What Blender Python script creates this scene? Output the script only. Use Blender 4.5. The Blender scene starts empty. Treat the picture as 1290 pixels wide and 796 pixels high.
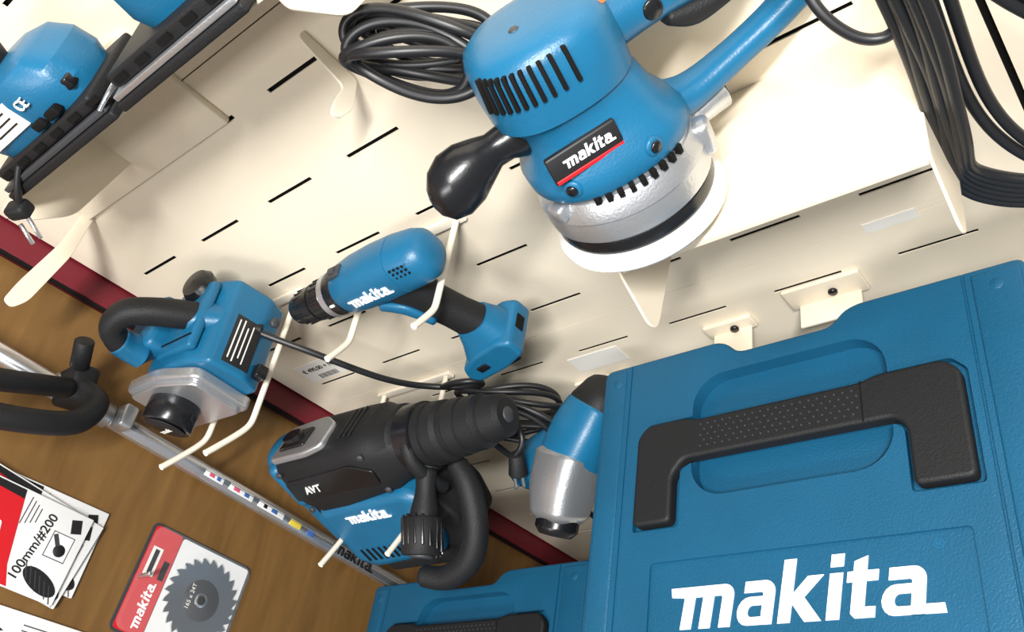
import bpy, bmesh, math, random
from mathutils import Matrix, Vector
random.seed(4)
V=Vector
I4=Matrix.Identity(4)
COL=bpy.context.scene.collection
try:
    bpy.context.scene.view_settings.view_transform='Standard'
except Exception: pass

# ---------------------------------------------------------------- materials
def srgb(c):
    return tuple(((x/255)/12.92 if x/255<=.04045 else ((x/255+.055)/1.055)**2.4) for x in c)+(1,)
def mat(name,c,rough=.5,metal=0,bump=0,bscale=200,var=0,vscale=8,spec=.5):
    m=bpy.data.materials.new(name);m.use_nodes=True
    nt=m.node_tree;b=nt.nodes['Principled BSDF']
    col=srgb(c)
    b.inputs['Base Color'].default_value=col
    b.inputs['Roughness'].default_value=rough
    b.inputs['Metallic'].default_value=metal
    b.inputs['Specular IOR Level'].default_value=spec
    tc=nt.nodes.new('ShaderNodeTexCoord')
    if bump:
        n=nt.nodes.new('ShaderNodeTexNoise');n.inputs['Scale'].default_value=bscale;n.inputs['Detail'].default_value=3
        nt.links.new(tc.outputs['Object'],n.inputs['Vector'])
        bp=nt.nodes.new('ShaderNodeBump');bp.inputs['Strength'].default_value=bump;bp.inputs['Distance'].default_value=.001
        nt.links.new(n.outputs['Fac'],bp.inputs['Height']);nt.links.new(bp.outputs['Normal'],b.inputs['Normal'])
    if var:
        n=nt.nodes.new('ShaderNodeTexNoise');n.inputs['Scale'].default_value=vscale;n.inputs['Detail'].default_value=6
        nt.links.new(tc.outputs['Object'],n.inputs['Vector'])
        r=nt.nodes.new('ShaderNodeValToRGB')
        r.color_ramp.elements[0].position=.3;r.color_ramp.elements[1].position=.7
        r.color_ramp.elements[0].color=tuple(x*(1-var) for x in col[:3])+(1,)
        r.color_ramp.elements[1].color=tuple(min(1,x*(1+var)) for x in col[:3])+(1,)
        nt.links.new(n.outputs['Fac'],r.inputs['Fac']);nt.links.new(r.outputs['Color'],b.inputs['Base Color'])
    return m
CREAM=mat('cream_powder_coat',(235,224,203),.42,0,.15,350,.03,5)
CREAM2=mat('cream_shelf_coat',(232,220,198),.4,0,.15,350,.04,9)
HOOK=mat('hook_ivory',(236,227,209),.35)
DARK=mat('dark_gap',(12,11,10),.8,spec=.2)
BLUE=mat('blue_plastic',(20,94,131),.36,0,.25,500,.06,30,.45)
BLUEC=mat('case_blue_plastic',(15,77,108),.46,0,.6,600,.07,12,.35)
BLACK=mat('black_rubber',(22,23,25),.58,0,.5,600,spec=.35)
BLACKG=mat('black_gloss_plastic',(20,21,24),.25,0,.1,300)
GREY=mat('dark_grey_plastic',(54,56,60),.5,0,.3,500)
SILV=mat('cast_aluminium',(190,193,197),.34,.8,.3,400)
STEEL=mat('polished_tube',(214,216,220),.2,.9)
WHITE=mat('white_print',(238,240,242),.5)
WHITEP=mat('white_pad',(226,226,222),.8,0,.4,500)
PAPER=mat('paper_label',(230,228,222),.7)
RED=mat('red_print',(196,20,30),.45)
MAROON=mat('maroon_paint',(104,15,32),.5,0,.1,200)
YEL=mat('yellow_print',(225,200,70),.5)
PBLUE=mat('pale_blue_print',(60,100,170),.5)
PINK=mat('pink_print',(205,90,120),.5)
CARDW=mat('white_card',(228,228,227),.6)
CORD=mat('black_cord',(22,23,26),.42)
BLKP=mat('black_print',(22,22,24),.5)
FLOORM=mat('floor_tile_grey',(150,146,140),.5,0,.1,20,.08,6)
BLADE=mat('brushed_blade',(182,185,189),.30,.9,.2,90)
WOOD=bpy.data.materials.new('brown_wood');WOOD.use_nodes=True
nt=WOOD.node_tree;b=nt.nodes['Principled BSDF'];b.inputs['Roughness'].default_value=.5
tc=nt.nodes.new('ShaderNodeTexCoord');mp=nt.nodes.new('ShaderNodeMapping');mp.inputs['Scale'].default_value=(1,3,26)
n=nt.nodes.new('ShaderNodeTexNoise');n.inputs['Scale'].default_value=2.2;n.inputs['Detail'].default_value=7;n.inputs['Distortion'].default_value=.6
r=nt.nodes.new('ShaderNodeValToRGB');r.color_ramp.elements[0].position=.25;r.color_ramp.elements[1].position=.8
r.color_ramp.elements[0].color=srgb((102,73,35));r.color_ramp.elements[1].color=srgb((127,93,48))
nt.links.new(tc.outputs['Object'],mp.inputs['Vector']);nt.links.new(mp.outputs['Vector'],n.inputs['Vector'])
nt.links.new(n.outputs['Fac'],r.inputs['Fac']);nt.links.new(r.outputs['Color'],b.inputs['Base Color'])
BLIST=bpy.data.materials.new('clear_blister');BLIST.use_nodes=True
b=BLIST.node_tree.nodes['Principled BSDF'];b.inputs['Base Color'].default_value=(.9,.92,.93,1);b.inputs['Roughness'].default_value=.06
b.inputs['Alpha'].default_value=.05

# ---------------------------------------------------------------- helpers
class Thing:
    def __init__(s,name,origin,D=I4):
        s.e=bpy.data.objects.new(name,None);COL.objects.link(s.e)
        s.e.empty_display_size=.02
        s.M=Matrix.Translation(V(origin));s.e.matrix_world=s.M
        s.D=D;s.B=s.M.inverted()@D
    def add(s,ob,L=I4):
        if ob.name not in COL.objects: COL.objects.link(ob)
        ob.parent=s.e;ob.matrix_basis=s.B@L
        return ob
def meshob(name,verts,faces,m,smooth=True,ang=35):
    me=bpy.data.meshes.new(name);me.from_pydata([tuple(v) for v in verts],[],faces);me.validate()
    bm=bmesh.new();bm.from_mesh(me);bmesh.ops.recalc_face_normals(bm,faces=bm.faces);bm.to_mesh(me);bm.free()
    me.materials.append(m)
    if smooth:
        for p in me.polygons:p.use_smooth=True
        me.set_sharp_from_angle(angle=math.radians(ang))
    ob=bpy.data.objects.new(name,me);return ob
def bev(ob,w,seg=3):
    if w>0:
        b=ob.modifiers.new('b','BEVEL');b.width=w;b.segments=seg;b.limit_method='ANGLE';b.angle_limit=math.radians(35)
        for p in ob.data.polygons:p.use_smooth=True
        b.harden_normals=False
    return ob
def rot(ax,deg):return Matrix.Rotation(math.radians(deg),4,ax)
def T(*p):return Matrix.Translation(V(p))
def box(t,name,c,s,m,b=.002,R=I4,seg=3):
    x,y,z=[k/2 for k in s]
    v=[(i*x,j*y,k*z) for i in(-1,1) for j in(-1,1) for k in(-1,1)]
    f=[(0,1,3,2),(4,6,7,5),(0,4,5,1),(2,3,7,6),(0,2,6,4),(1,5,7,3)]
    ob=meshob(name,v,f,m,smooth=False);bev(ob,b,seg)
    return t.add(ob,T(*c)@R)
def prism(t,name,pts,z0,z1,m,b=.002,L=I4,seg=3):
    n=len(pts)
    v=[(p[0],p[1],z0) for p in pts]+[(p[0],p[1],z1) for p in pts]
    f=[tuple(range(n)),tuple(range(n,2*n))]+[(i,(i+1)%n,n+(i+1)%n,n+i) for i in range(n)]
    ob=meshob(name,v,f,m,smooth=True,ang=30);bev(ob,b,seg)
    return t.add(ob,L)
XZ=Matrix(((1,0,0,0),(0,0,1,0),(0,1,0,0),(0,0,0,1)))
YZ=Matrix(((0,0,1,0),(1,0,0,0),(0,1,0,0),(0,0,0,1)))
def rrect(x0,y0,x1,y1,r,k=5):
    out=[]
    for cx,cy,a in((x1-r,y1-r,0),(x0+r,y1-r,90),(x0+r,y0+r,180),(x1-r,y0+r,270)):
        for i in range(k+1):
            q=math.radians(a+90*i/k);out.append((cx+r*math.cos(q),cy+r*math.sin(q)))
    return out
def roundpoly(pts,r,k=4):
    out=[];n=len(pts)
    for i in range(n):
        p=V(pts[i]).to_3d();a=V(pts[i-1]).to_3d();c=V(pts[(i+1)%n]).to_3d()
        d1=(a-p);d2=(c-p);rr=min(r,d1.length*.45,d2.length*.45)
        s=p+d1.normalized()*rr;e=p+d2.normalized()*rr
        for j in range(k+1):
            u=j/k;q=s*(1-u)**2+p*2*u*(1-u)+e*u*u;out.append((q.x,q.y))
    return out
def frame(d):
    d=d.normalized();a=V((0,0,1)) if abs(d.z)<.9 else V((1,0,0))
    u=d.cross(a).normalized();v=u.cross(d).normalized();return u,v
def loft(t,name,secs,m,u=None,v=None,seg=36,L=I4,ang=40):
    if u is None:
        d=V(secs[-1][0])-V(secs[0][0]);u,v=frame(d)
    u=V(u);v=V(v);vs=[];fs=[]
    for c,a,b,*n in secs:
        n=n[0] if n else 2
        for i in range(seg):
            q=2*math.pi*i/seg;cc=math.cos(q);ss=math.sin(q)
            vs.append(V(c)+u*a*math.copysign(abs(cc)**(2/n),cc)+v*b*math.copysign(abs(ss)**(2/n),ss))
    for k in range(len(secs)-1):
        for i in range(seg):
            j=(i+1)%seg;fs.append((k*seg+i,k*seg+j,(k+1)*seg+j,(k+1)*seg+i))
    fs.append(tuple(range(seg)));fs.append(tuple(range((len(secs)-1)*seg,len(secs)*seg)))
    return t.add(meshob(name,vs,fs,m,True,ang),L)
def cyl(t,name,p,q,r,m,r2=None,seg=32,ch=.0012,L=I4):
    p=V(p);q=V(q);d=(q-p).normalized();r2=r if r2 is None else r2;ch=min(ch,r*.4,(q-p).length*.3)
    return loft(t,name,[(p,r-ch,r-ch),(p+d*ch,r,r),(q-d*ch,r2,r2),(q,r2-ch,r2-ch)],m,*frame(d),seg=seg,L=L,ang=50)
def lathe(t,name,prof,m,c=(0,0,0),seg=64,L=I4,ang=35):
    return loft(t,name,[((c[0],c[1],c[2]+z),max(rr,.0002),max(rr,.0002)) for rr,z in prof],m,(1,0,0),(0,1,0),seg,L,ang=ang)
def tube(t,name,pts,r,m,L=I4,cyc=False,res=8):
    cu=bpy.data.curves.new(name,'CURVE');cu.dimensions='3D';cu.bevel_depth=r;cu.bevel_resolution=4;cu.use_fill_caps=True
    sp=cu.splines.new('NURBS');sp.points.add(len(pts)-1)
    for i,p in enumerate(pts): sp.points[i].co=(p[0],p[1],p[2],1)
    sp.use_endpoint_u=not cyc;sp.use_cyclic_u=cyc;sp.order_u=min(4,len(pts));sp.resolution_u=res
    cu.materials.append(m)
    return t.add(bpy.data.objects.new(name,cu),L)
def text(t,name,s,size,m,L,bold=.0,ext=.0004,shear=0):
    cu=bpy.data.curves.new(name,'FONT');cu.body=s;cu.size=size;cu.align_x='CENTER';cu.align_y='CENTER'
    cu.extrude=ext;cu.offset=bold;cu.shear=shear;cu.materials.append(m)
    return t.add(bpy.data.objects.new(name,cu),L)
def path_loft(t,name,pts,m,sub=10,n=2.4,L=I4,upv=V((0,1,0))):
    P=[V(p[0]) for p in pts];A=[p[1] for p in pts];Bq=[p[2] for p in pts];secs=[]
    def cr(a,b,c,d,t_):return .5*((2*b)+(c-a)*t_+(2*a-5*b+4*c-d)*t_*t_+(3*b-a-3*c+d)*t_**3)
    N=len(P)
    for i in range(N-1):
        i0=max(i-1,0);i3=min(i+2,N-1)
        for k_ in range(sub+(1 if i==N-2 else 0)):
            q=k_/sub
            secs.append((cr(P[i0],P[i],P[i+1],P[i3],q),cr(A[i0],A[i],A[i+1],A[i3],q),cr(Bq[i0],Bq[i],Bq[i+1],Bq[i3],q)))
    d0=(secs[0][0]-secs[1][0]).normalized();d1=(secs[-1][0]-secs[-2][0]).normalized()
    c,a,b=secs[0];secs.insert(0,(c+d0*min(a,b)*.3,a*.75,b*.75))
    c,a,b=secs[-1];secs.append((c+d1*min(a,b)*.3,a*.75,b*.75))
    seg=28;vs=[];fs=[]
    for j,(c,a,b) in enumerate(secs):
        c0=secs[max(j-1,0)][0];c1=secs[min(j+1,len(secs)-1)][0];d=(c1-c0).normalized()
        u=d.cross(upv).normalized();v=u.cross(d).normalized()
        for i in range(seg):
            q=2*math.pi*i/seg;cc=math.cos(q);ss=math.sin(q)
            vs.append(c+u*a*math.copysign(abs(cc)**(2/n),cc)+v*b*math.copysign(abs(ss)**(2/n),ss))
    for k_ in range(len(secs)-1):
        for i in range(seg):
            j=(i+1)%seg;fs.append((k_*seg+i,k_*seg+j,(k_+1)*seg+j,(k_+1)*seg+i))
    fs.append(tuple(range(seg)));fs.append(tuple(range((len(secs)-1)*seg,len(secs)*seg)))
    return t.add(meshob(name,vs,fs,m,True,50),L)
F_Y=rot('X',90)
F_X=rot('Z',90)@rot('X',90)
def arc(cx,cy,rx,ry,a0,a1,n=8):
    return [(cx+rx*math.cos(math.radians(a0+(a1-a0)*i/n)),cy+ry*math.sin(math.radians(a0+(a1-a0)*i/n))) for i in range(n+1)]
def logo(t,w,L,m=WHITE,ext=.0004):
    """bold slanted lower-case lettering, overall width w, built from strokes"""
    P=[]
    def A(x,foot=0):
        P.append([(x+.12,.74),(x+.12,1.0)]+arc(x+.60,.72,.28,.28,90,0)+[(x+.88,0),(x+.60,0),(x+.60,.70),(x+.55,.74)])
        P.append(arc(x+.27,.32,.27,.32,90,270)+[(x+.62,0),(x+.62,.18),(x+.36,.18)]+arc(x+.36,.31,.10,.13,270,90)+[(x+.62,.44),(x+.62,.64)])
        if foot:P.append([(x+.6,0),(x+.88+foot,0),(x+.83+foot,.2),(x+.6,.2)])
    P.append([(-.42,1.0),(-.36,.78),(.02,.74),(.55,.74),(.55,1.0)])
    P.append([(0,0),(.29,0),(.29,.9),(0,.9)])
    P.append([(.5,0),(.79,0),(.79,.9),(.5,.9)])
    P.append([(.5,.74),(.5,1.0)]+arc(1.02,.72,.28,.28,90,0)+[(1.30,0),(1.01,0),(1.01,.70),(.96,.74)])
    A(1.44)
    P.append([(2.46,0),(2.75,0),(2.75,1.42),(2.46,1.42)])
    P.append([(2.74,.42),(3.08,0),(3.46,0),(3.02,.54),(3.42,1.0),(3.06,1.0),(2.74,.62)])
    P.append([(3.56,0),(3.85,0),(3.85,1.0),(3.56,1.0)])
    P.append([(3.56,1.14),(3.85,1.14),(3.85,1.42),(3.56,1.42)])
    P.append([(4.08,.1),(4.18,0),(4.60,0),(4.60,.23),(4.37,.23),(4.37,1.32),(4.08,1.22)])
    P.append([(3.95,.77),(4.62,.77),(4.62,1.0),(3.95,1.0)])
    A(4.72,.42)
    s=w/6.55;vs=[];fs=[];sh=.16
    for j,pl in enumerate(P):
        k=len(vs);n=len(pl);e=ext*(1+.035*j)
        for zz in(-e,e):
            for x,y in pl:vs.append(((x+sh*y-2.85)*s,(y-.62)*s,zz))
        fs+=[tuple(range(k,k+n)),tuple(range(k+n,k+2*n))]+[(k+i,k+(i+1)%n,k+n+(i+1)%n,k+n+i) for i in range(n)]
    t.add(meshob('lettering',vs,fs,m,False),L)
def boolcut(ob,cutters):
    for c in cutters:
        md=ob.modifiers.new('x','BOOLEAN');md.operation='DIFFERENCE';md.solver='EXACT';md.object=c
    bpy.context.view_layer.update()
    dg=bpy.context.evaluated_depsgraph_get()
    me=bpy.data.meshes.new_from_object(ob.evaluated_get(dg))
    ob.modifiers.clear();ob.data=me
    for c in cutters:bpy.data.objects.remove(c)
    for p in me.polygons:p.use_smooth=True
    me.set_sharp_from_angle(angle=math.radians(30))

# ---------------------------------------------------------------- room shell
def plain(name,verts,faces,m):
    ob=meshob(name,verts,faces,m,False);COL.objects.link(ob);return ob
def slab(name,c,s,m,b=0):
    x,y,z=[k/2 for k in s];cx,cy,cz=c
    v=[(cx+i*x,cy+j*y,cz+k*z) for i in(-1,1) for j in(-1,1) for k in(-1,1)]
    f=[(0,1,3,2),(4,6,7,5),(0,4,5,1),(2,3,7,6),(0,2,6,4),(1,5,7,3)]
    ob=meshob(name,v,f,m,False);bev(ob,b);COL.objects.link(ob);return ob
def slotted(x0,x1,ztop,zbot,vs,fs,seams):
    xs=[];k=-12
    while True:
        c=-.5625+.133*k
        if c-.038>x1:break
        if c-.038>x0 and c+.038<x1:xs.append((c-.0375,c+.0375))
        k+=1
    rows=[.9775+.1*i for i in range(-8,9)]
    rows=[z for z in rows if zbot<z-.004 and z+.004<ztop]
    def q(a,b,c,d):
        i=len(vs);vs.extend([(a,0,c),(b,0,c),(b,0,d),(a,0,d)]);fs.append((i,i+1,i+2,i+3))
    z=zbot
    for r_ in rows:
        lo,hi=r_-.0023,r_+.0023
        segs=[z]
        for s in seams:
            if z<s<lo:segs+= [s-.0006,s+.0006]
        segs.append(lo)
        for a in range(0,len(segs),2):q(x0,x1,segs[a],segs[a+1])
        xx=x0
        for a,b_ in xs:
            q(xx,a,lo,hi);xx=b_
        q(xx,x1,lo,hi);z=hi
    q(x0,x1,z,ztop)
vs=[];fs=[]
slotted(-1.056,-.0535,1.9,.22,vs,fs,[1.4335,.931])
slotted(-.0475,.55,1.9,.22,vs,fs,[1.4335,.931])
wp=plain('wall_back',vs,fs,CREAM)
md=wp.modifiers.new('s','SOLIDIFY');md.thickness=.0016;md.offset=-1 
slab('wall_back_core',(-.25,.020,1.05),(1.66,.03,1.7),DARK)
slab('wall_left',(-1.085,-.62,1.0),(.03,1.16,2.0),WOOD)
slab('trim_1',(-1.071,-.012,1.0),(.022,.05,2.0),MAROON,.003)
slab('trim_2',(-1.0605,-.0395,1.0),(.004,.004,2.0),DARK)
slab('floor',(-.2,-1.2,-.02),(3.5,3.4,.04),FLOORM)
dk=Thing('base_deck',(-.26,-.25,.0))
box(dk,'deck_top',(-.26,-.25,.25),(1.58,.48,.02),CREAM2,.003)
box(dk,'deck_front',(-.26,-.485,.13),(1.58,.015,.22),CREAM2,.003)
box(dk,'deck_plinth',(-.26,-.25,.12),(1.56,.44,.24),CREAM2,.002)

# ---------------------------------------------------------------- carry cases
def case(name,X0,Y0,ZT,h,W=.394,Dp=.296,full=True,hv=0):
    D=T(X0,Y0,ZT)
    t=Thing(name,(X0+W/2,Y0-Dp/2,ZT-h),D)
    lidpts=[(0,-Dp),(W,-Dp),(W,0),(.262,0),(.250,-.004),(.238,-.017),(.150,-.017),(.138,-.004),(.128,0),(0,0)]
    lid=prism(t,'lid',roundpoly(lidpts,.009),-.052,0,BLUEC,.0035)
    if full:
        cs=[]
        def cut(pts,depth,b=0):
            cs.append(prism(t,'cut',[(x,y+hv) for x,y in pts],-depth,.03,BLUEC,b))
        cut(rrect(.105,-.158,.282,-.036-hv*.6,.032,8),.015,0)
        hand=[(.047,-.182),(.047,-.088),(.058,-.076),(.330,-.076),(.341,-.088),(.341,-.182),(.290,-.182),(.290,-.128),(.280,-.122),(.108,-.122),(.094,-.128),(.094,-.182)]
        cut(roundpoly(hand,.004),.0065)
        cut(rrect(.068,-.287,.327,-.212,.004),.0024)
        cut([(.347,-.4),(.3495,-.4),(.3495,.1),(.347,.1)],.0022)
        cut([(.033,-.4),(.0352,-.4),(.0352,.1),(.033,.1)],.0014)
        boolcut(lid,cs)
        H=[(.051,-.179),(.051,-.091),(.061,-.080),(.100,-.080),(.112,-.084),(.262,-.084),(.274,-.080),(.326,-.080),(.337,-.091),(.337,-.179),(.294,-.179),(.294,-.132),(.286,-.121),(.100,-.121),(.089,-.135),(.089,-.179)]
        prism(t,'handle',[(x,y+hv) for x,y in roundpoly(H,.006)],-.0065,.0075,BLACK,.003)
        box(t,'handle_seam',(.262,-.102+hv,.0072),(.0012,.036,.0012),DARK,0)
        vs=[];fs=[]
        for i in range(20):
            for j in range(5):
                cx=.118+i*.0072+(.0036 if j%2 else 0);cy=-.091-j*.0054+hv;rr=.0011
                k=len(vs)
                vs+= [(cx+rr*math.cos(a*math.pi/3),cy+rr*math.sin(a*math.pi/3),.0074) for a in range(6)]
                vs+= [(cx+rr*.5*math.cos(a*math.pi/3),cy+rr*.5*math.sin(a*math.pi/3),.0083) for a in range(6)]
                fs+= [(k+a,k+(a+1)%6,k+6+(a+1)%6,k+6+a) for a in range(6)]+[tuple(range(k+6,k+12))]
        t.add(meshob('grip_studs',vs,fs,GREY,True))
        logo(t,.222,T(.195,-.2485,-.0020))
        text(t,'registered_mark','\u00ae',.010,BLUE,T(.303,-.222,-.0022),ext=.0003)
        for x in(.018,.372):
            for y in(-.02,-.276):cyl(t,'boss',(x,y,-.002),(x,y,.0018),.006,BLUEC)
        box(t,'back_rib',(.068,-.004,-.012),(.10,.010,.012),BLUEC,.003)
        box(t,'edge_step',(.372,-Dp/2,-.001),(.036,Dp-.012,.005),BLUEC,.002)
        box(t,'edge_step_l',(.016,-Dp/2,-.001),(.024,Dp-.012,.005),BLUEC,.002)
    box(t,'body',(W/2,-Dp/2,-(h+.052)/2),(W-.012,Dp-.012,h-.053),BLUEC,.006)
    box(t,'lip',(W/2,-Dp/2,-.057),(W+.002,Dp+.002,.008),BLUEC,.003)
    for y in(-.08,-.215):
        box(t,'side_latch',(-.001,y,-.052),(.008,.05,.05),BLUEC,.003)
        box(t,'side_latch_r',(W+.001,y,-.052),(.008,.05,.05),BLUEC,.003)
    box(t,'front_latch',(W/2,-Dp-.001,-.06),(.09,.008,.05),BLACK,.003)
    return t
case('tool_carry_case',-.475,-.123,.98,.18)
for k_ in(1,2,3):case('tool_carry_case',-.475,-.123,.98-.18*k_,.18,full=False)
case('tool_carry_case',-1.028,-.228,.765,.168,hv=.018)
for k_ in(1,2):case('tool_carry_case',-1.028,-.228,.765-.168*k_,.168,full=False)

# ---------------------------------------------------------------- shelf right + brackets
s=Thing('display_shelf',(-.22,-.08,1.146))
box(s,'shelf_top',(-.222,-.075,1.1465),(.246,.150,.003),CREAM2,.001)
box(s,'front_lip',(-.222,-.1502,1.1435),(.246,.002,.008),CREAM2,.0006)
for x in(-.3455,-.0985):
    pts=[(0,1.148),(-.151,1.148),(-.157,1.138),(-.176,1.098),(-.174,1.086),(-.164,1.082),(-.060,1.066),(0,1.060)]
    prism(s,'side_plate',roundpoly(pts,.012),x-.0012,x+.0012,CREAM2,.0005,YZ)

# ---------------------------------------------------------------- hooks
def hook(name,xs,z,L,tip=.03,droop=0):
    t=Thing(name,(sum(xs)/len(xs),-.01,z))
    for x in xs:
        tube(t,'prong',[(x,0,z),(x,-.01,z),(x,-L*.4,z+droop),(x,-L*.75,z+droop),(x,-L*.8,z+droop),(x,-L,z+tip),(x,-L,z+tip)],.0036,HOOK)
    box(t,'back_bar',((min(xs)+max(xs))/2,-.003,z),(max(xs)-min(xs)+.02,.005,.012),HOOK,.001)
    return t
hook('double_prong_hook',(-.925,-.835),1.152,.245,.04)
hook('double_prong_hook',(-.692,-.562),1.152,.155,.02)
hook('double_prong_hook',(-.926,-.80),.915,.27,.03)
a=Thing('shelf_bracket_arm',(-.95,-.07,1.39))
prism(a,'blade',roundpoly([(0,1.388),(0,1.374),(-.06,1.376),(-.135,1.392),(-.150,1.403),(-.146,1.414),(-.120,1.410),(-.05,1.392)],.01),-.951,-.948,CREAM2,.0006,YZ)
u=Thing('upper_display_shelf',(-.72,-.05,1.46))
box(u,'back_plate',(-.805,-.004,1.44),(.285,.008,.125),CREAM2,.002)
box(u,'shelf_top',(-.60,-.068,1.4795),(.42,.134,.003),CREAM2,.001)
for x in(-.808,-.392):
    prism(u,'side_plate',roundpoly([(0,1.48),(-.135,1.48),(-.138,1.465),(-.10,1.425),(0,1.40)],.012),x-.001,x+.001,CREAM2,.0005,YZ)
def clip(name,x,z,w,h_,d=.03):
    t=Thing(name,(x,-.01,z))
    box(t,'plate',(x,-.003,z),(w,.006,h_),CREAM2,.0015)
    box(t,'tongue',(x,-d/2-.004,z-h_/2+.003),(w*.8,d,.004),CREAM2,.0012)
    cyl(t,'screw',(x+w*.1,-.006,z),(x+w*.1,-.011,z),.005,BLACKG)
    return t
clip('wall_bracket',-.285,.86,.085,.035)
clip('wall_bracket',-.405,.845,.06,.022,.045)
k=Thing('single_shelf_hook',(-.52,-.03,1.36))
prism(k,'blade',roundpoly([(-.001,1.405),(-.001,1.340),(-.035,1.334),(-.055,1.343),(-.058,1.352),(-.045,1.354),(-.020,1.350),(-.012,1.405)],.006),-.516,-.5135,HOOK,.0005,YZ)
def tag(x,z,w,h_,s,sz,bar=False):
    t=Thing('price_tag',(x,-.001,z),T(x,-.0006,z))
    box(t,'card',(0,0,0),(w,.001,h_),PAPER,0)
    if s:text(t,'price',s,sz,BLKP,T(0,-.0008,h_*.15 if bar else 0)@F_Y,ext=.0001,bold=.0002)
    if bar:
        for i in range(12):box(t,'bar',(-.018+i*.0033,-.0006,-h_*.3),(.0012 if i%3 else .002,.0004,h_*.25),BLKP,0)
tag(-.96,1.008,.085,.04,'\u20ac 490,00 + IVA',.0115,True)
tag(-.485,1.2125,.090,.024,'\u20ac109,00 + IVA',.0140)
tag(-.588,.852,.075,.032,'',.01)
tag(-.19,.93,.05,.014,'',.01)

# ---------------------------------------------------------------- random orbital sander
tl=math.radians(13);sn,cs_=math.sin(tl),math.cos(tl)
hx=V((.844,.537,0));yy=V((-.537,.844,0))
xa=hx*cs_+V((0,0,-sn));za=hx*sn+V((0,0,cs_))
DS=Matrix(((xa.x,yy.x,za.x,-.309),(xa.y,yy.y,za.y,-.119),(xa.z,yy.z,za.z,1.174),(0,0,0,1)))
S=Thing('random_orbital_sander',(-.309,-.119,1.17),DS)
SB=S.B.copy();S.B=SB@Matrix.Diagonal((.955,.955,1,1))
lathe(S,'pad',[(0,-.006),(.071,-.006),(.0745,-.002),(.0745,.001),(.068,.010),(.062,.0105),(0,.0105)],WHITEP)
lathe(S,'pad_seal',[(0,.0105),(.0675,.0105),(.069,.014),(.068,.022),(.064,.024),(.0,.024)],BLACKG)
lathe(S,'skirt',[(0,.022),(.067,.0225),(.0705,.026),(.0712,.034),(.070,.043),(.0715,.045),(.0695,.053),(.065,.060),(.0,.061)],SILV)
for i in range(9):
    q=math.radians(238+i*8)
    box(S,'skirt_vent',(.0645*math.cos(q),.0645*math.sin(q),.0635),(.009,.0042,.0075),DARK,.0005,rot('Z',math.degrees(q)))
lathe(S,'collar',[(0,.058),(.0630,.058),(.064,.062),(.0630,.069),(0,.069)],SILV)
box(S,'skirt_lug',(.060,-.030,.045),(.022,.020,.028),SILV,.005,rot('Z',-25))
box(S,'skirt_lug_l',(-.060,-.030,.056),(.018,.016,.014),SILV,.004,rot('Z',25))
S.B=SB
o=lambda x,z,a,b,n=2.3,y=0:((x,y,z),a,b,n)
loft(S,'motor_housing',[o(-.002,.066,.063,.061),o(-.002,.069,.065,.063),o(-.003,.078,.0645,.0625,2.4),o(-.004,.086,.060,.060,2.5),o(-.005,.096,.054,.054,2.6),o(-.006,.108,.051,.0495,2.6),o(-.008,.119,.050,.0480,2.6),o(-.012,.125,.051,.0485,2.5),o(-.014,.1285,.0525,.0500,2.4),o(-.014,.1290,.0540,.0520,2.4),o(-.014,.150,.055,.053,2.4),o(-.014,.170,.053,.0515,2.4),o(-.014,.178,.0495,.048,2.4),o(-.014,.184,.041,.040,2.3),o(-.014,.1865,.028,.028,2),o(-.014,.187,.004,.004,2)],BLUE,(1,0,0),(0,1,0),64,ang=50)
def sup(a,b,n,deg):
    q=math.radians(deg);c_=math.cos(q);s_=math.sin(q)
    return a*math.copysign(abs(c_)**(2/n),c_),b*math.copysign(abs(s_)**(2/n),s_)
for i in range(11):
    g=203+i*7.2
    x_,y_=sup(.0530,.0515,2.4,g)
    x2,y2=sup(.0530,.0515,2.4,g+1);nr=math.degrees(math.atan2(-(x2-x_),(y2-y_)))
    box(S,'vent_slot',(-.014+x_,y_,.163),(.006,.0032,.026),DARK,.0008,rot('Z',nr)@rot('Y',-7))
cyl(S,'top_screw',(-.025,-.012,.184),(-.025,-.012,.188),.0040,GREY)
PL=T(-.026,-.0510,.101)@rot('X',-8)
b_=box(S,'name_plate',(0,0,0),(.056,.006,.022),BLKP,.002);b_.matrix_basis=S.B@PL
b_=box(S,'name_plate_stripe',(0,0,0),(.054,.006,.003),RED,.0005);b_.matrix_basis=S.B@PL@T(0,-.0006,-.0085)
logo(S,.042,PL@T(.003,-.0034,.0015)@F_Y,ext=.0003)
for g,zz in((232,.080),(285,.080)):
    x_,y_=sup(.0650,.0630,2.4,g);cyl(S,'housing_screw_boss',(x_*.9-.003,y_*.9,zz),(x_*1.0-.003,y_*1.0,zz),.0075,BLUE);cyl(S,'housing_screw',(x_*.97-.003,y_*.97,zz),(x_*1.03-.003,y_*1.03,zz),.0045,BLACKG)
loft(S,'side_handle',[((-.046,-.006,.118),.017,.017),((-.058,-.007,.118),.018,.017),((-.068,-.008,.118),.0135,.013),((-.078,-.009,.118),.013,.0125),((-.088,-.010,.117),.0175,.016),((-.101,-.011,.115),.023,.019),((-.115,-.012,.113),.0245,.0195),((-.127,-.013,.111),.020,.016),((-.134,-.013,.110),.011,.009),((-.136,-.013,.110),.004,.003)],BLACKG,(0,.35,.94),(0,.94,-.35),36,ang=80)
path_loft(S,'rear_handle',[((.010,0,.150),.022,.026),((.045,0,.150),.019,.021),((.075,0,.148),.017,.018),((.120,0,.142),.015,.016),((.165,0,.134),.014,.016),((.192,0,.120),.014,.016),((.192,0,.100),.012,.015),((.158,0,.084),.011,.014),((.110,0,.072),.011,.014),((.070,0,.066),.013,.018),((.040,0,.072),.018,.026)],BLUE)
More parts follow.
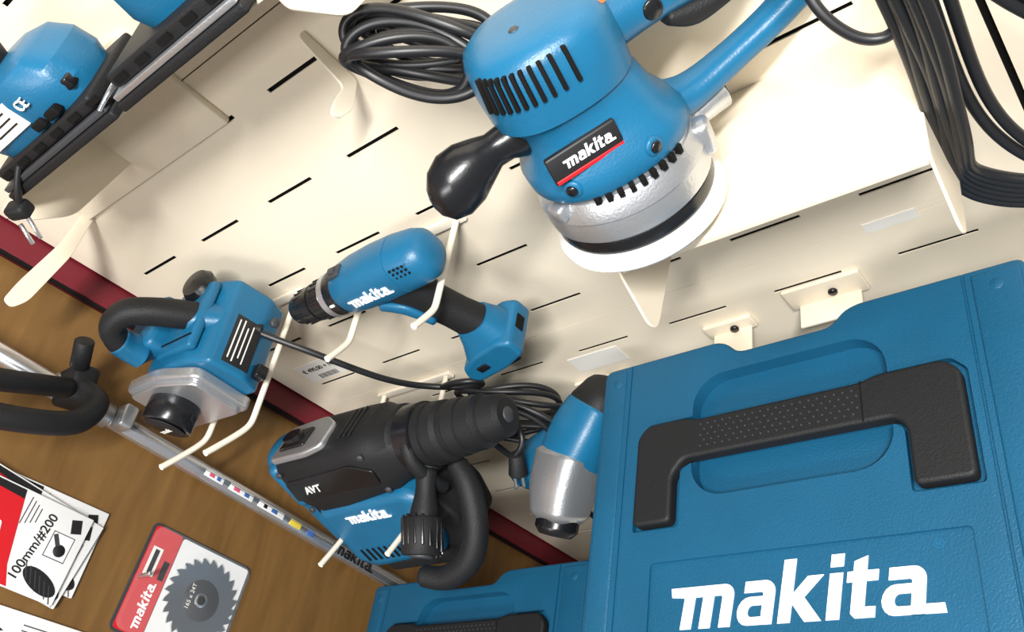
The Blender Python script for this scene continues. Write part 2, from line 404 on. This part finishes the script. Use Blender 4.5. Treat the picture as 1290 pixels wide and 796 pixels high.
path_loft(S,'trigger',[((.074,-.006,.132),.006,.011),((.094,-.006,.125),.010,.012),((.126,-.006,.124),.006,.010)],BLACK,6)
cyl(S,'lock_button',(.064,-.012,.148),(.064,-.0205,.148),.0075,BLACKG)
box(S,'orange_switch',(.030,-.020,.176),(.012,.010,.005),mat('orange',(235,120,60),.5),.001)
cyl(S,'dust_port',(.050,.0,.046),(.096,.0,.050),.0120,SILV)
cyl(S,'dust_port_mouth',(.0962,.0,.0501),(.0966,.0,.0501),.0100,GREY)

# ---------------------------------------------------------------- cordless drill
DD=T(0,-.085,0)
d=Thing('cordless_drill',(-.62,-.085,1.15),DD)
dB=d.B.copy();dS=dB@T(-.640,0,1.192)@Matrix.Diagonal((.82,.90,.90,1))@T(.640,0,-1.190)
ux,vz=(0,1,0),(0,0,1)
c=lambda x,r,z=1.188,n=2,rz=None:((x,0,z),r,rz or r,n)
d.B=dS
loft(d,'chuck',[c(-.772,.010),c(-.772,.016),c(-.768,.0185),c(-.750,.0215),c(-.728,.0235),c(-.727,.0215),c(-.724,.0215),c(-.723,.024),c(-.702,.0248),c(-.700,.023)],BLACKG,ux,vz,40,ang=30)
cyl(d,'chuck_bore',(-.7735,0,1.188),(-.771,0,1.188),.006,STEEL)
for i in range(18):
    q=i*math.pi/9
    box(d,'chuck_rib',(-.712,.0246*math.cos(q),1.188+.0246*math.sin(q)),(.016,.002,.002),BLACK,.0005,rot('X',math.degrees(q)))
    box(d,'chuck_rib_b',(-.745,.0218*math.cos(q),1.188+.0218*math.sin(q)),(.022,.0018,.0018),BLACK,.0005,rot('X',math.degrees(q)))
loft(d,'torque_ring',[c(-.700,.0255),c(-.698,.0275),c(-.688,.0278),c(-.6875,.0245)],SILV,ux,vz,40)
loft(d,'clutch_ring',[c(-.688,.0275),c(-.686,.0285),c(-.670,.0292),c(-.669,.027)],BLACKG,ux,vz,40)
box(d,'clutch_arrow',(-.679,-.0275,1.196),(.008,.003,.003),WHITE,.0003)
loft(d,'body',[c(-.672,.027,1.189,2.2),c(-.668,.029,1.189,2.4),c(-.64,.0305,1.190,2.5,.032),c(-.60,.031,1.191,2.5,.033),c(-.565,.031,1.191,2.5,.032),c(-.5645,.0300,1.191,2.5,.031),c(-.5630,.0300,1.191,2.5,.031),c(-.5625,.031,1.191,2.5,.032),c(-.535,.030,1.190,2.4,.030),c(-.522,.027,1.189,2.3,.027),c(-.514,.019,1.188,2.2,.019),c(-.511,.008,1.188,2,.008)],BLUE,ux,vz,40,ang=60)
box(d,'direction_switch',(-.655,-.004,1.221),(.024,.016,.006),GREY,.0015)
box(d,'direction_slider',(-.655,-.004,1.2245),(.010,.009,.003),GREY,.001)
logo(d,.076,T(-.614,-.0312,1.190)@F_Y,ext=.0006)
for i in range(4):
    for j in range(3):
        cyl(d,'vent',(-.556+i*.007,-.0285,1.198+j*.006),(-.556+i*.007,-.0310,1.198+j*.006),.0016,DARK,seg=10)
d.B=dB
loft(d,'grip',[((-.604,0,1.174),.020,.027,2.6),((-.602,0,1.155),.0190,.026,2.5),((-.596,0,1.130),.018,.021,2.4),((-.588,0,1.105),.0175,.020,2.4),((-.580,0,1.080),.019,.021,2.4),((-.576,0,1.058),.021,.024,2.6)],BLACK,(0,1,0),(1,0,0),32)
loft(d,'trigger',[((-.630,0,1.166),.009,.010,2.6),((-.627,0,1.145),.009,.011,2.6),((-.619,0,1.130),.008,.010,2.6)],BLACKG,(0,1,0),(1,0,0),20)
path_loft(d,'grip_blue_spine',[((-.635,-.016,1.164),.007,.004),((-.612,-.0195,1.150),.007,.004),((-.600,-.018,1.118),.005,.004)],BLUE,6)
loft(d,'foot_neck',[((-.580,0,1.085),.0195,.022,2.6),((-.580,0,1.066),.024,.030,3),((-.582,0,1.050),.029,.036,4)],BLUE,(0,1,0),(1,0,0),32)
ft=[(-.543,1.060),(-.560,1.066),(-.600,1.056),(-.628,1.040),(-.634,1.022),(-.622,1.012),(-.575,1.022),(-.543,1.036)]
prism(d,'battery_foot',roundpoly(ft,.006),-.029,.031,BLUE,.005,XZ,4)
prism(d,'foot_terminal',[(-.615,1.018),(-.560,1.030),(-.560,1.020),(-.612,1.008)],-.020,.020,BLACKG,.001,XZ)
box(d,'foot_clip',(-.600,-.0295,1.036),(.016,.003,.009),BLACKG,.001,rot('Y',-15))
box(d,'foot_slot',(-.5435,.005,1.050),(.003,.018,.012),DARK,.001)

# ---------------------------------------------------------------- rotary hammer
Hm=Thing('rotary_hammer_drill',(-.82,-.16,.95),T(-.82,-.155,1.0)@rot('X',-18)@T(.82,.155,-1.0))
hy=-.155
c=lambda x,r,z=.998,n=2,rz=None,y=hy:((x,y,z),r,rz or r,n)
loft(Hm,'nose_chuck',[c(-.588,.010),c(-.588,.019),c(-.592,.024),c(-.612,.027),c(-.614,.025),c(-.618,.025),c(-.622,.031),c(-.640,.032),c(-.641,.0305),c(-.644,.0305),c(-.645,.0325),c(-.660,.034),c(-.664,.031),c(-.672,.031),c(-.676,.036),c(-.690,.037),c(-.691,.035),c(-.694,.035),c(-.695,.0375),c(-.705,.038),c(-.710,.034)],BLACK,ux,vz,44,ang=28)
cyl(Hm,'nose_bore',(-.590,hy,.998),(-.5865,hy,.998),.009,GREY)
loft(Hm,'clamp_collar',[c(-.706,.036),c(-.708,.041),c(-.730,.042),c(-.733,.037)],BLACKG,ux,vz,44)
loft(Hm,'gear_housing',[c(-.730,.033,.998,2.4),c(-.738,.040,1.0,2.6,.040),c(-.762,.043,.998,2.9,.043),c(-.768,.047,.998,3,.047),c(-.80,.048,.998,3.4,.048),c(-.86,.049,.995,3.6,.052),c(-.91,.048,.995,3.6,.054),c(-.935,.042,.998,3.2,.048),c(-.945,.032,1.0,3,.036)],BLACK,ux,vz,44,ang=40)
for x in(-.79,-.80,-.81):box(Hm,'housing_rib',(x,hy,1.0455),(.003,.05,.004),BLACKG,.001)
for x,z in((-.775,1.025),(-.775,.970),(-.925,1.03),(-.925,.965)):cyl(Hm,'housing_screw',(x,hy-.044,z),(x,hy-.0485,z),.0045,GREY)
prism(Hm,'housing_panel',roundpoly([(-.93,.985),(-.775,.982),(-.770,1.005),(-.80,1.020),(-.925,1.018)],.006),hy-.0500,hy-.045,BLACKG,.0015,XZ)
prism(Hm,'top_plate',roundpoly([(-.930,hy-.040),(-.930,hy+.020),(-.86,hy+.024),(-.832,hy+.005),(-.832,hy-.034),(-.86,hy-.042)],.008),1.042,1.052,SILV,.003)
box(Hm,'top_knob_base',(-.892,hy-.012,1.053),(.048,.032,.006),BLACKG,.004)
loft(Hm,'mode_knob',[((-.895,hy-.012,1.054),.016,.011,2.5),((-.895,hy-.012,1.062),.015,.010,2.5)],BLACKG,(1,0,0),(0,1,0),24)
mp_=[(-.925,.960),(-.765,.962),(-.748,.945),(-.755,.885),(-.775,.850),(-.90,.842),(-.935,.86)]
prism(Hm,'motor_housing',roundpoly(mp_,.014),hy-.048,hy+.045,BLUE,.012,XZ,4)
mp2=[(-.765,.950),(-.735,.948),(-.722,.90),(-.735,.85),(-.78,.825),(-.90,.825),(-.90,.846),(-.778,.848),(-.757,.880)]
prism(Hm,'motor_guard',roundpoly(mp2,.010),hy-.040,hy+.038,BLACK,.010,XZ,4)
for i in range(7):
    box(Hm,'motor_vent',(-.905+i*.011,hy-.0475,.872),(.004,.004,.022),DARK,.001)
logo(Hm,.080,T(-.842,hy-.0488,.938)@F_Y,ext=.0006)
text(Hm,'badge','AVT',.016,PAPER,T(-.885,hy-.0510,1.0)@F_Y,bold=.0003,ext=.0005,shear=.2)
path_loft(Hm,'rear_handle',[((-.925,hy,1.030),.022,.030),((-.955,hy,1.030),.018,.026),((-.972,hy,1.005),.015,.021),((-.976,hy,.960),.014,.018),((-.974,hy,.900),.014,.018),((-.966,hy,.850),.015,.020),((-.945,hy,.832),.017,.024),((-.905,hy,.845),.020,.030)],BLUE,8)
path_loft(Hm,'rear_handle_grip',[((-.958,hy,1.0),.011,.016),((-.964,hy,.960),.011,.0155),((-.962,hy,.900),.011,.0155),((-.955,hy,.862),.010,.016)],BLACK,6)
box(Hm,'rear_cap',(-.948,hy,1.0),(.02,.078,.075),BLUE,.01)
Hs_D=Hm.B.copy();Hm.B=Hm.M.inverted()
tube(Hm,'side_handle_clamp',[(-.715,-.17,1.025),(-.715,-.20,1.02),(-.715,-.205,.98),(-.715,-.20,.955)],.009,BLACK)
path_loft(Hm,'side_handle',[((-.716,-.195,.985),.013,.013),((-.718,-.215,.978),.012,.012),((-.722,-.235,.970),.016,.016),((-.724,-.245,.967),.016,.016)],BLACK,6,2,upv=V((0,0,1)))
cyl(Hm,'side_knob',(-.724,-.243,.968),(-.728,-.283,.955),.023,BLACK)
for i in range(16):
    q=i*math.pi/8
    p=V((-.726+.023*math.cos(q),-.263,.9615+.023*math.sin(q)))
    box(Hm,'knob_rib',p,(.0035,.034,.0035),BLACKG,.001,rot('X',18)@rot('Y',-math.degrees(q)))
cyl(Hm,'knob_cap',(-.728,-.282,.955),(-.7285,-.286,.954),.014,GREY)
path_loft(Hm,'side_grip_bar',[((-.700,-.175,.955),.013,.013),((-.690,-.200,.938),.015,.015),((-.692,-.240,.913),.0155,.0155),((-.710,-.270,.897),.0155,.0155),((-.745,-.285,.893),.0145,.0145),((-.775,-.284,.903),.013,.013)],BLACK,8,2,upv=V((0,0,1)))
Hm.B=Hs_D

# ---------------------------------------------------------------- planer
Pn=Thing('electric_planer',(-.88,-.12,1.2))
prism(Pn,'body',roundpoly([(-.935,1.170),(-.828,1.163),(-.815,1.19),(-.818,1.236),(-.85,1.250),(-.93,1.250)],.006),-.158,-.045,BLUE,.006,XZ,4)
box(Pn,'body_step',(-.868,-.10,1.252),(.07,.09,.012),BLUE,.004)
box(Pn,'body_groove',(-.868,-.130,1.2583),(.066,.002,.0012),DARK,0)
prism(Pn,'sole_plate',roundpoly([(-.965,1.160),(-.842,1.155),(-.835,1.235),(-.89,1.256),(-.955,1.255)],.012),-.172,-.158,SILV,.003,XZ)
prism(Pn,'sole_plate_rim',roundpoly([(-.958,1.166),(-.850,1.161),(-.842,1.230),(-.89,1.249),(-.95,1.249)],.010),-.178,-.171,SILV,.002,XZ)
cyl(Pn,'belt_cover_drum',(-.910,-.172,1.210),(-.914,-.205,1.210),.029,BLACKG)
cyl(Pn,'belt_cover_face',(-.914,-.205,1.210),(-.9143,-.2065,1.210),.024,BLACK)
logo(Pn,.032,T(-.914,-.2072,1.205)@F_Y,ext=.0001,m=PAPER)
box(Pn,'nose_block',(-.925,-.10,1.262),(.06,.07,.03),BLUE,.008)
path_loft(Pn,'main_handle',[((-.836,-.085,1.205),.010,.012),((-.845,-.093,1.235),.013,.015),((-.857,-.102,1.265),.015,.017),((-.870,-.112,1.294),.015,.016),((-.886,-.121,1.314),.014,.016),((-.906,-.132,1.315),.0135,.016),((-.918,-.138,1.297),.0135,.016),((-.922,-.136,1.275),.014,.017)],BLACK,8,2.3,upv=V((.4,-.9,0)))
path_loft(Pn,'handle_blue_root',[((-.832,-.090,1.225),.014,.020),((-.850,-.098,1.246),.017,.020),((-.858,-.102,1.258),.0158,.0182)],BLUE,6,2.3,upv=V((.4,-.9,0)))
path_loft(Pn,'handle_blue_front',[((-.917,-.138,1.298),.0142,.0168),((-.921,-.137,1.285),.0148,.0175),((-.923,-.134,1.268),.017,.020)],BLUE,6,2.3,upv=V((.4,-.9,0)))
lathe(Pn,'front_knob',[(0,0),(.012,0),(.013,.006),(.020,.012),(.022,.020),(.018,.027),(0,.030)],BLACKG,L=T(-.868,-.055,1.240)@rot('Y',10))
box(Pn,'rating_label',(-.8165,-.118,1.206),(.0012,.062,.034),BLKP,.0003,rot('Y',-3))
for i,(wid,zz) in enumerate(((.05,.012),(.054,.006),(.04,.0),(.05,-.006),(.03,-.012))):
    box(Pn,'label_line',(-.8158,-.118,1.206+zz),(.0008,wid,.0014),PAPER,0)
box(Pn,'front_clip',(-.815,-.140,1.175),(.014,.016,.014),BLACKG,.002)
cyl(Pn,'depth_screw',(-.815,-.075,1.18),(-.809,-.075,1.18),.006,GREY)

C1=Thing('power_cord',(-.75,-.09,1.05))
tube(C1,'strain_relief',[(-.842,-.088,1.225),(-.832,-.09,1.208),(-.816,-.09,1.190)],.0065,BLACK)
tube(C1,'cord',[(-.832,-.09,1.208),(-.812,-.095,1.18),(-.785,-.10,1.145),(-.765,-.10,1.09),(-.75,-.095,1.04),(-.74,-.08,.995),(-.70,-.075,.965),(-.665,-.08,.965),(-.66,-.085,.985),(-.69,-.09,1.0),(-.72,-.08,.985)],.0040,CORD)
for i in range(6):
    cx,cz=-.662+random.uniform(-.012,.012),.918+random.uniform(-.010,.010)
    ra,rb=.062+random.uniform(-.010,.008),.036+random.uniform(-.008,.008)
    pts=[]
    for kk in range(12):
        q=kk*math.pi/6
        x=ra*math.cos(q);z=rb*math.sin(q)
        pts.append((cx+x*.8+z*.5,-.068-.010*i+.008*math.sin(2*q+i),cz-x*.6+z*.8))
    tube(C1,'coil',pts,.0038,CORD,cyc=True)
tube(C1,'cord_tail',[(-.66,-.09,.95),(-.64,-.12,.93),(-.62,-.14,.92),(-.648,-.152,.912)],.0038,CORD)
cyl(C1,'plug_body',(-.648,-.152,.912),(-.660,-.165,.890),.009,BLACK,.012)
for q in(-.006,.006):cyl(C1,'plug_pin',(-.660+q,-.165,.890),(-.668+q,-.176,.874),.0022,STEEL,seg=12)
tube(C1,'hanging_cord',[(-.70,-.12,.93),(-.69,-.13,.86),(-.68,-.14,.78),(-.67,-.15,.70),(-.665,-.16,.60)],.0038,CORD)

# ---------------------------------------------------------------- belt sander beside case
Bs=Thing('belt_sander',(-.60,-.13,.88))
UZ=V((0,0,1))
path_loft(Bs,'rear_cap',[((-.543,-.070,.890),.022,.020),((-.550,-.090,.888),.032,.030),((-.556,-.100,.886),.033,.031)],BLACK,8,2.6,upv=UZ)
path_loft(Bs,'housing',[((-.556,-.100,.886),.034,.032),((-.575,-.125,.882),.038,.034),((-.596,-.155,.874),.036,.034)],BLUE,8,2.8,upv=UZ)
path_loft(Bs,'side_motor',[((-.60,-.125,.868),.030,.028),((-.655,-.132,.856),.030,.028),((-.690,-.138,.850),.024,.023)],BLUE,6,2.6,upv=UZ)
path_loft(Bs,'grey_nose',[((-.594,-.150,.876),.037,.036),((-.608,-.180,.866),.035,.035),((-.618,-.208,.855),.030,.031)],SILV,8,3.4,upv=UZ)
path_loft(Bs,'nose_ring',[((-.618,-.208,.855),.025,.025),((-.624,-.224,.850),.026,.026)],BLACKG,6,2,upv=UZ)
cyl(Bs,'nose_hole',(-.6262,-.230,.848),(-.6266,-.231,.8477),.017,DARK)
hook('double_prong_hook',(-.575,-.640),.812,.12,.012)

# ---------------------------------------------------------------- finishing sanders (upper left)
def fbase(t,x0,x1,seed):
    cx=(x0+x1)/2;w=x1-x0
    box(t,'base_pad',(cx,-.105,1.486),(w,.092,.008),BLACK,.002)
    box(t,'base_plate',(cx,-.105,1.493),(w-.006,.088,.005),SILV if seed else GREY,.001)
    box(t,'pad_skirt',(cx,-.105,1.502),(w-.02,.080,.012),BLACK,.003)
    for i in range(int(w/.03)):
        box(t,'pad_slot',(x0+.025+.03*i,-.1455,1.502),(.014,.003,.005),DARK,0)
t=Thing('finishing_sander',(-.67,-.10,1.481))
fbase(t,-.758,-.575,0)
cx=-.668
loft(t,'housing',[((cx,-.105,1.507),.070,.036,3.4),((cx,-.105,1.520),.074,.040,3.4),((cx,-.105,1.538),.070,.041,3.2),((cx-.004,-.105,1.552),.060,.038,3),((cx-.010,-.105,1.558),.046,.030,2.5)],BLUE,(1,0,0),(0,1,0),40,ang=30)
loft(t,'palm_grip',[((cx-.035,-.105,1.556),.034,.028,2.6),((cx-.035,-.105,1.575),.042,.034,2.5),((cx-.035,-.105,1.592),.038,.030,2.3),((cx-.035,-.105,1.600),.018,.014,2)],BLACK,(1,0,0),(0,1,0),32)
box(t,'rating_plate',(cx-.016,-.1452,1.531),(.062,.002,.024),PAPER,.0004)
for i in range(3):box(t,'rating_line',(cx-.016+.003*i,-.1464,1.538-.006*i),(.045-.006*i,.0006,.0014),BLKP,0)
text(t,'ce_mark','CE',.012,PAPER,T(cx+.030,-.1466,1.533)@F_Y,ext=.0008)
for q in(.02,.042):box(t,'belt_window',(cx+q,-.1415,1.514),(.016,.012,.008),DARK,.002)
box(t,'side_lever',(cx+.064,-.125,1.520),(.014,.018,.010),BLACKG,.002)
tube(t,'clamp_lever',[(-.579,-.09,1.495),(-.565,-.11,1.50),(-.563,-.14,1.50),(-.581,-.15,1.495)],.002,STEEL)
t=Thing('finishing_sander',(-.485,-.10,1.481))
fbase(t,-.565,-.405,1)
cx=-.47
loft(t,'housing',[((cx,-.100,1.507),.040,.030,3),((cx,-.100,1.520),.044,.033,3),((cx,-.100,1.545),.040,.034,2.8),((cx,-.100,1.575),.034,.030,2.5)],BLUE,(1,0,0),(0,1,0),40)
loft(t,'palm_grip',[((cx,-.100,1.573),.030,.026,2.6),((cx,-.100,1.60),.034,.030,2.5),((cx,-.100,1.615),.020,.018,2.3)],BLACK,(1,0,0),(0,1,0),32)
pg=Thing('mains_plug',(-.755,-.166,1.47))
box(pg,'body',(-.750,-.160,1.478),(.022,.016,.014),BLACK,.004,rot('Y',20))
tube(pg,'lead',[(-.742,-.158,1.482),(-.72,-.155,1.50),(-.70,-.12,1.515),(-.69,-.10,1.515)],.003,CORD)
for q in(-.008,.008):cyl(pg,'pin',(-.753+q,-.165,1.470),(-.755+q,-.175,1.452),.002,STEEL,seg=12)

# ---------------------------------------------------------------- coils
def coil(name,c0,ra,rb,tilt,n,r,dy=.007):
    t=Thing(name,c0)
    for i in range(n):
        pts=[];a=ra*random.uniform(.85,1.05);b=rb*random.uniform(.6,1.15);ox=random.uniform(-.006,.006);oz=random.uniform(-.005,.005)
        for kk in range(14):
            q=kk*2*math.pi/14;x=a*math.cos(q);z=b*math.sin(q);ct,st=math.cos(tilt),math.sin(tilt)
            pts.append((c0[0]+ox+x*ct-z*st,c0[1]-dy*i+.008*math.sin(q*2+i),c0[2]+oz+x*st+z*ct))
        tube(t,'loop',pts,r,CORD,cyc=True)
    return t
cc=coil('coiled_power_cable',(-.382,-.06,1.372),.056,.026,math.radians(-40),8,.0042)
tube(cc,'tie',[(-.41,-.05,1.40),(-.40,-.12,1.395),(-.39,-.05,1.38)],.003,CORD)
R1=Thing('hanging_power_cable',(-.08,-.1,1.15))
for i in range(6):
    o_=.0044*i;j_=[0,.004,-.003,.005,.0,.003][i]
    tube(R1,'strand',[(-.090+o_,-.09-.004*i,1.30),(-.088+o_+j_,-.10-.004*i,1.235),(-.092+o_-j_,-.105-.004*i,1.17),(-.100+o_*.8+j_*.5,-.11-.003*i,1.11),(-.104+o_*.6,-.11,1.065+.003*i),(-.085+o_,-.11,1.035+.003*i),(-.05,-.11,1.013+.006*i),(.02,-.11,1.0+.006*i+j_)],.0042,CORD)
for i in range(2):
    o_=.010*i
    tube(R1,'strand_b',[(-.060+o_,-.10,1.30),(-.066+o_,-.10,1.21),(-.075+o_,-.105,1.14),(-.06+o_,-.105,1.07),(-.03+o_,-.11,1.035),(.03,-.11,1.01)],.0042,CORD)
    tube(R1,'strand_c',[(-.045+o_,-.10,1.24),(-.032+o_,-.10,1.20),(-.01+o_,-.10,1.15),(.04,-.10,1.12)],.0047,CORD)
tube(R1,'sander_lead',[(-.125,-.02,1.33),(-.135,-.08,1.27),(-.122,-.10,1.228),(-.10,-.10,1.208),(-.085,-.10,1.215),(-.07,-.10,1.25)],.0040,CORD)

# ---------------------------------------------------------------- brush cutter pole
Bp=Thing('trimmer_pole',(-1.045,-.2,.26))
PA,PB=V((-1.046,-.1441,1.60)),V((-1.046,-.2363,.26))
cyl(Bp,'shaft',PA,PB,.0120,STEEL)
def at(z):return PA+(PB-PA)*((PA.z-z)/(PA.z-PB.z))
def patch(z0,z1,m_,w=.007):
    p=at((z0+z1)/2)
    box(Bp,'sticker',(p.x+.0112,p.y-.003,p.z),(.0015,w,abs(z1-z0)),m_,.0003,rot('X',-3.9))
patch(1.085,1.055,CARDW,.009);patch(1.045,1.005,CARDW,.009);patch(.995,.950,CARDW,.009)
for z0,z1,m_ in((1.078,1.070,PINK),(1.066,1.060,PBLUE),(1.038,1.028,PINK),(1.020,1.012,PBLUE),(.986,.980,BLKP),(.972,.962,PBLUE)):
    p=at((z0+z1)/2);box(Bp,'sticker_print',(p.x+.0116,p.y-.003,p.z),(.0015,.005,abs(z1-z0)),m_,.0003,rot('X',-3.9))
patch(.938,.918,YEL,.009)
patch(.905,.893,PBLUE,.009)
p=at(.815);logo(Bp,.085,T(p.x+.0122,p.y-.002,p.z)@rot('X',-3.9)@F_X@rot('Z',-90),ext=.0003,m=BLKP)
cyl(Bp,'clamp_sleeve',at(1.305),at(1.225),.0155,SILV)
p=at(1.285)
box(Bp,'clamp_block',(-1.020,p.y,p.z),(.050,.045,.030),BLACK,.006,rot('X',10))
cyl(Bp,'clamp_knob',(-1.000,-.150,1.298),(-.975,-.130,1.313),.011,BLACK)
path_loft(Bp,'loop_handle',[((-1.005,-.168,1.283),.011,.012),((-.980,-.188,1.268),.013,.013),((-.962,-.225,1.285),.0135,.0135),((-.950,-.250,1.330),.0135,.0135),((-.950,-.264,1.385),.0135,.0135),((-.955,-.250,1.415),.013,.013),((-.960,-.232,1.40),.013,.013),((-.972,-.208,1.350),.012,.012),((-1.000,-.180,1.300),.012,.012)],BLACK,8,2,upv=V((1,0,0)))
p=at(1.215);box(Bp,'lower_bracket',(-1.025,p.y,p.z),(.028,.03,.018),SILV,.004)

# ---------------------------------------------------------------- packets on side wall
def packet(name,yc,zc,w,h_,ang,build,x=-1.068):
    D=T(x,yc,zc)@F_X@rot('Z',ang)
    t=Thing(name,(x,yc,zc),D);build(t,w,h_);return t
def pk_blade(t,w,h_):
    prism(t,'card',rrect(-w/2,-h_/2,w/2,h_/2,.008),.0,.0015,GREY,.0003)
    prism(t,'card_red',rrect(-w/2+.003,h_/2-.044,w/2-.003,h_/2-.004,.005),.0015,.0022,RED,.0002)
    prism(t,'card_grey',rrect(-w/2+.004,-h_/2+.004,w/2-.004,h_/2-.045,.004),.0015,.0021,CARDW,.0002)
    n=24;pts=[];R_=.050;cx,cy=.002,-.021
    for i in range(n):
        a0=2*math.pi*i/n
        for da,rr in((0,R_),(.10,R_+.003),(.13,R_-.005),(.2,R_-.003)):
            pts.append((cx+rr*math.cos(a0+da),cy+rr*math.sin(a0+da)))
    prism(t,'saw_blade',pts,.004,.006,BLADE,.0002)
    cyl(t,'blade_label',(cx,cy,.0058),(cx,cy,.0061),.026,GREY)
    text(t,'blade_text','165 x 24T',.008,PAPER,T(cx,cy+.016,.0063),ext=.0001)
    cyl(t,'blade_bore',(cx,cy,.0059),(cx,cy,.0066),.009,STEEL)
    cyl(t,'blade_bore_hole',(cx,cy,.006),(cx,cy,.0068),.006,DARK)
    prism(t,'blister',rrect(-w/2+.003,-h_/2+.003,w/2-.003,h_/2-.003,.012),.0025,.0105,BLIST,.003)
    logo(t,.060,T(-w/2+.038,h_/2-.029,.0026),ext=.0002)
    box(t,'code_strip',(.022,h_/2-.018,.0026),(.036,.014,.0005),PAPER,0)
    box(t,'code_bars',(.022,h_/2-.018,.0030),(.030,.006,.0004),BLKP,0)
    box(t,'grade_block',(.016,h_/2-.036,.0026),(.024,.008,.0005),BLKP,0)
def pk_mesh(t,w,h_):
    box(t,'sleeve',(0,0,.002),(w,h_,.004),CARDW,.0006)
    prism(t,'sleeve_red',[(-w/2+.001,h_/2-.001),(-w/2+.001,-.020),(-w/2+.022,-.010),(w/2-.002,.010),(w/2-.002,h_/2-.001)],.004,.0045,RED,.0001)
    prism(t,'sleeve_black',[(w/2-.008,h_/2-.001),(w/2-.012,.008),(w/2-.002,.010),(w/2-.002,h_/2-.001)],.004,.0047,BLKP,.0001)
    prism(t,'sleeve_tool',roundpoly([(-.030,.030),(-.010,.012),(.010,.018),(.004,.034),(-.016,.046)],.004),.0045,.0049,CARDW,.0001)
    text(t,'size_text','100mm/#200',.0150,BLKP,T(-.002,-.026,.0043)@rot('Z',-8),ext=.0001,bold=.0002)
    prism(t,'mesh_window',[(-.034+.011*math.cos(a*math.pi/12)+.006*math.sin(a*math.pi/12),-.050+.022*math.sin(a*math.pi/12)) for a in range(24)],.004,.0045,BLKP,.0001)
    for i in range(6):box(t,'mesh_line',(-.034+.003*(i-3),-.066+.007*i,.0047),(.020,.0010,.0003),GREY,0,rot('Z',25))
    for i in range(4):
        box(t,'copy_line',(.030,-.000-i*.005,.0043),(.032-.005*i,.0010,.0003),GREY,0)
    box(t,'pictogram',(.008,-.052,.0043),(.030,.026,.0003),GREY,.0)
    box(t,'pictogram_in',(.008,-.052,.0046),(.028,.024,.0003),CARDW,.0)
    cyl(t,'pictogram_disc',(.004,-.054,.0046),(.004,-.054,.0050),.007,BLKP)
    box(t,'pictogram_tool',(.014,-.046,.0049),(.014,.005,.0003),GREY,.0,rot('Z',35))
    box(t,'pictogram_b',(.036,-.060,.0043),(.016,.012,.0003),BLKP,.0,rot('Z',20))
def pk_plain(t,w,h_):
    box(t,'sleeve',(0,0,.002),(w,h_,.004),CARDW,.0006)
    text(t,'size_text','1.3W',.014,BLKP,T(.02,h_/2-.02,.0043),ext=.0001)
    for i in range(3):box(t,'edge_line',(w/2-.012-.006*i,-.02,.0043),(.0012,h_*.7,.0003),GREY,0)
packet('saw_blade_pack',-.328,1.034,.137,.155,-3,pk_blade,-1.0695)
for i,(dy,dz,an) in enumerate(((.014,-.020,2),(.006,-.012,-6),(0,0,0))):
    packet('sanding_mesh_pack',-.336+dy,1.264+dz,.104,.150,an-3,pk_mesh,-1.0695+.005*i)
packet('rotary_bit_pack',-.46,1.175,.11,.15,0,pk_plain,-1.0695)
for y_,z_ in((-.326,1.102),(-.33,1.334),(-.46,1.245)):
    t=Thing('peg_hook',(-1.06,y_,z_));cyl(t,'peg',(-1.071,y_,z_),(-1.035,y_,z_+.003),.0025,STEEL)

# ---------------------------------------------------------------- lights
def area(name,loc,tgt,sx,sy,en,col=(1,1,1)):
    l=bpy.data.lights.new(name,'AREA');l.shape='RECTANGLE';l.size=sx;l.size_y=sy;l.energy=en;l.color=col
    o=bpy.data.objects.new(name,l);COL.objects.link(o);o.location=loc
    o.rotation_euler=(V(tgt)-V(loc)).to_track_quat('-Z','Y').to_euler();return o
area('ceiling_strip_light',(.45,-1.10,2.5),(-.4,0,1.1),.9,.10,74,(1,.985,.96))
area('ceiling_strip_light.001',(-.7,-2.3,2.5),(-.5,0,1.0),1.3,.3,26,(1,.99,.975))
w=bpy.data.worlds.new('w');bpy.context.scene.world=w;w.use_nodes=True
w.node_tree.nodes['Background'].inputs['Color'].default_value=(.99,.99,1,1)
w.node_tree.nodes['Background'].inputs['Strength'].default_value=.30

# ---------------------------------------------------------------- camera
cam=bpy.data.cameras.new('camera');oc=bpy.data.objects.new('camera',cam);COL.objects.link(oc)
cam.sensor_width=36;cam.lens=1094/1290*36;cam.clip_start=.02
oc.matrix_world=Matrix(((.7626,.2698,.5879,0),(.1458,.8138,-.5626,-.6),(-.6304,.5147,.5811,1.6),(0,0,0,1)))
bpy.context.scene.camera=oc
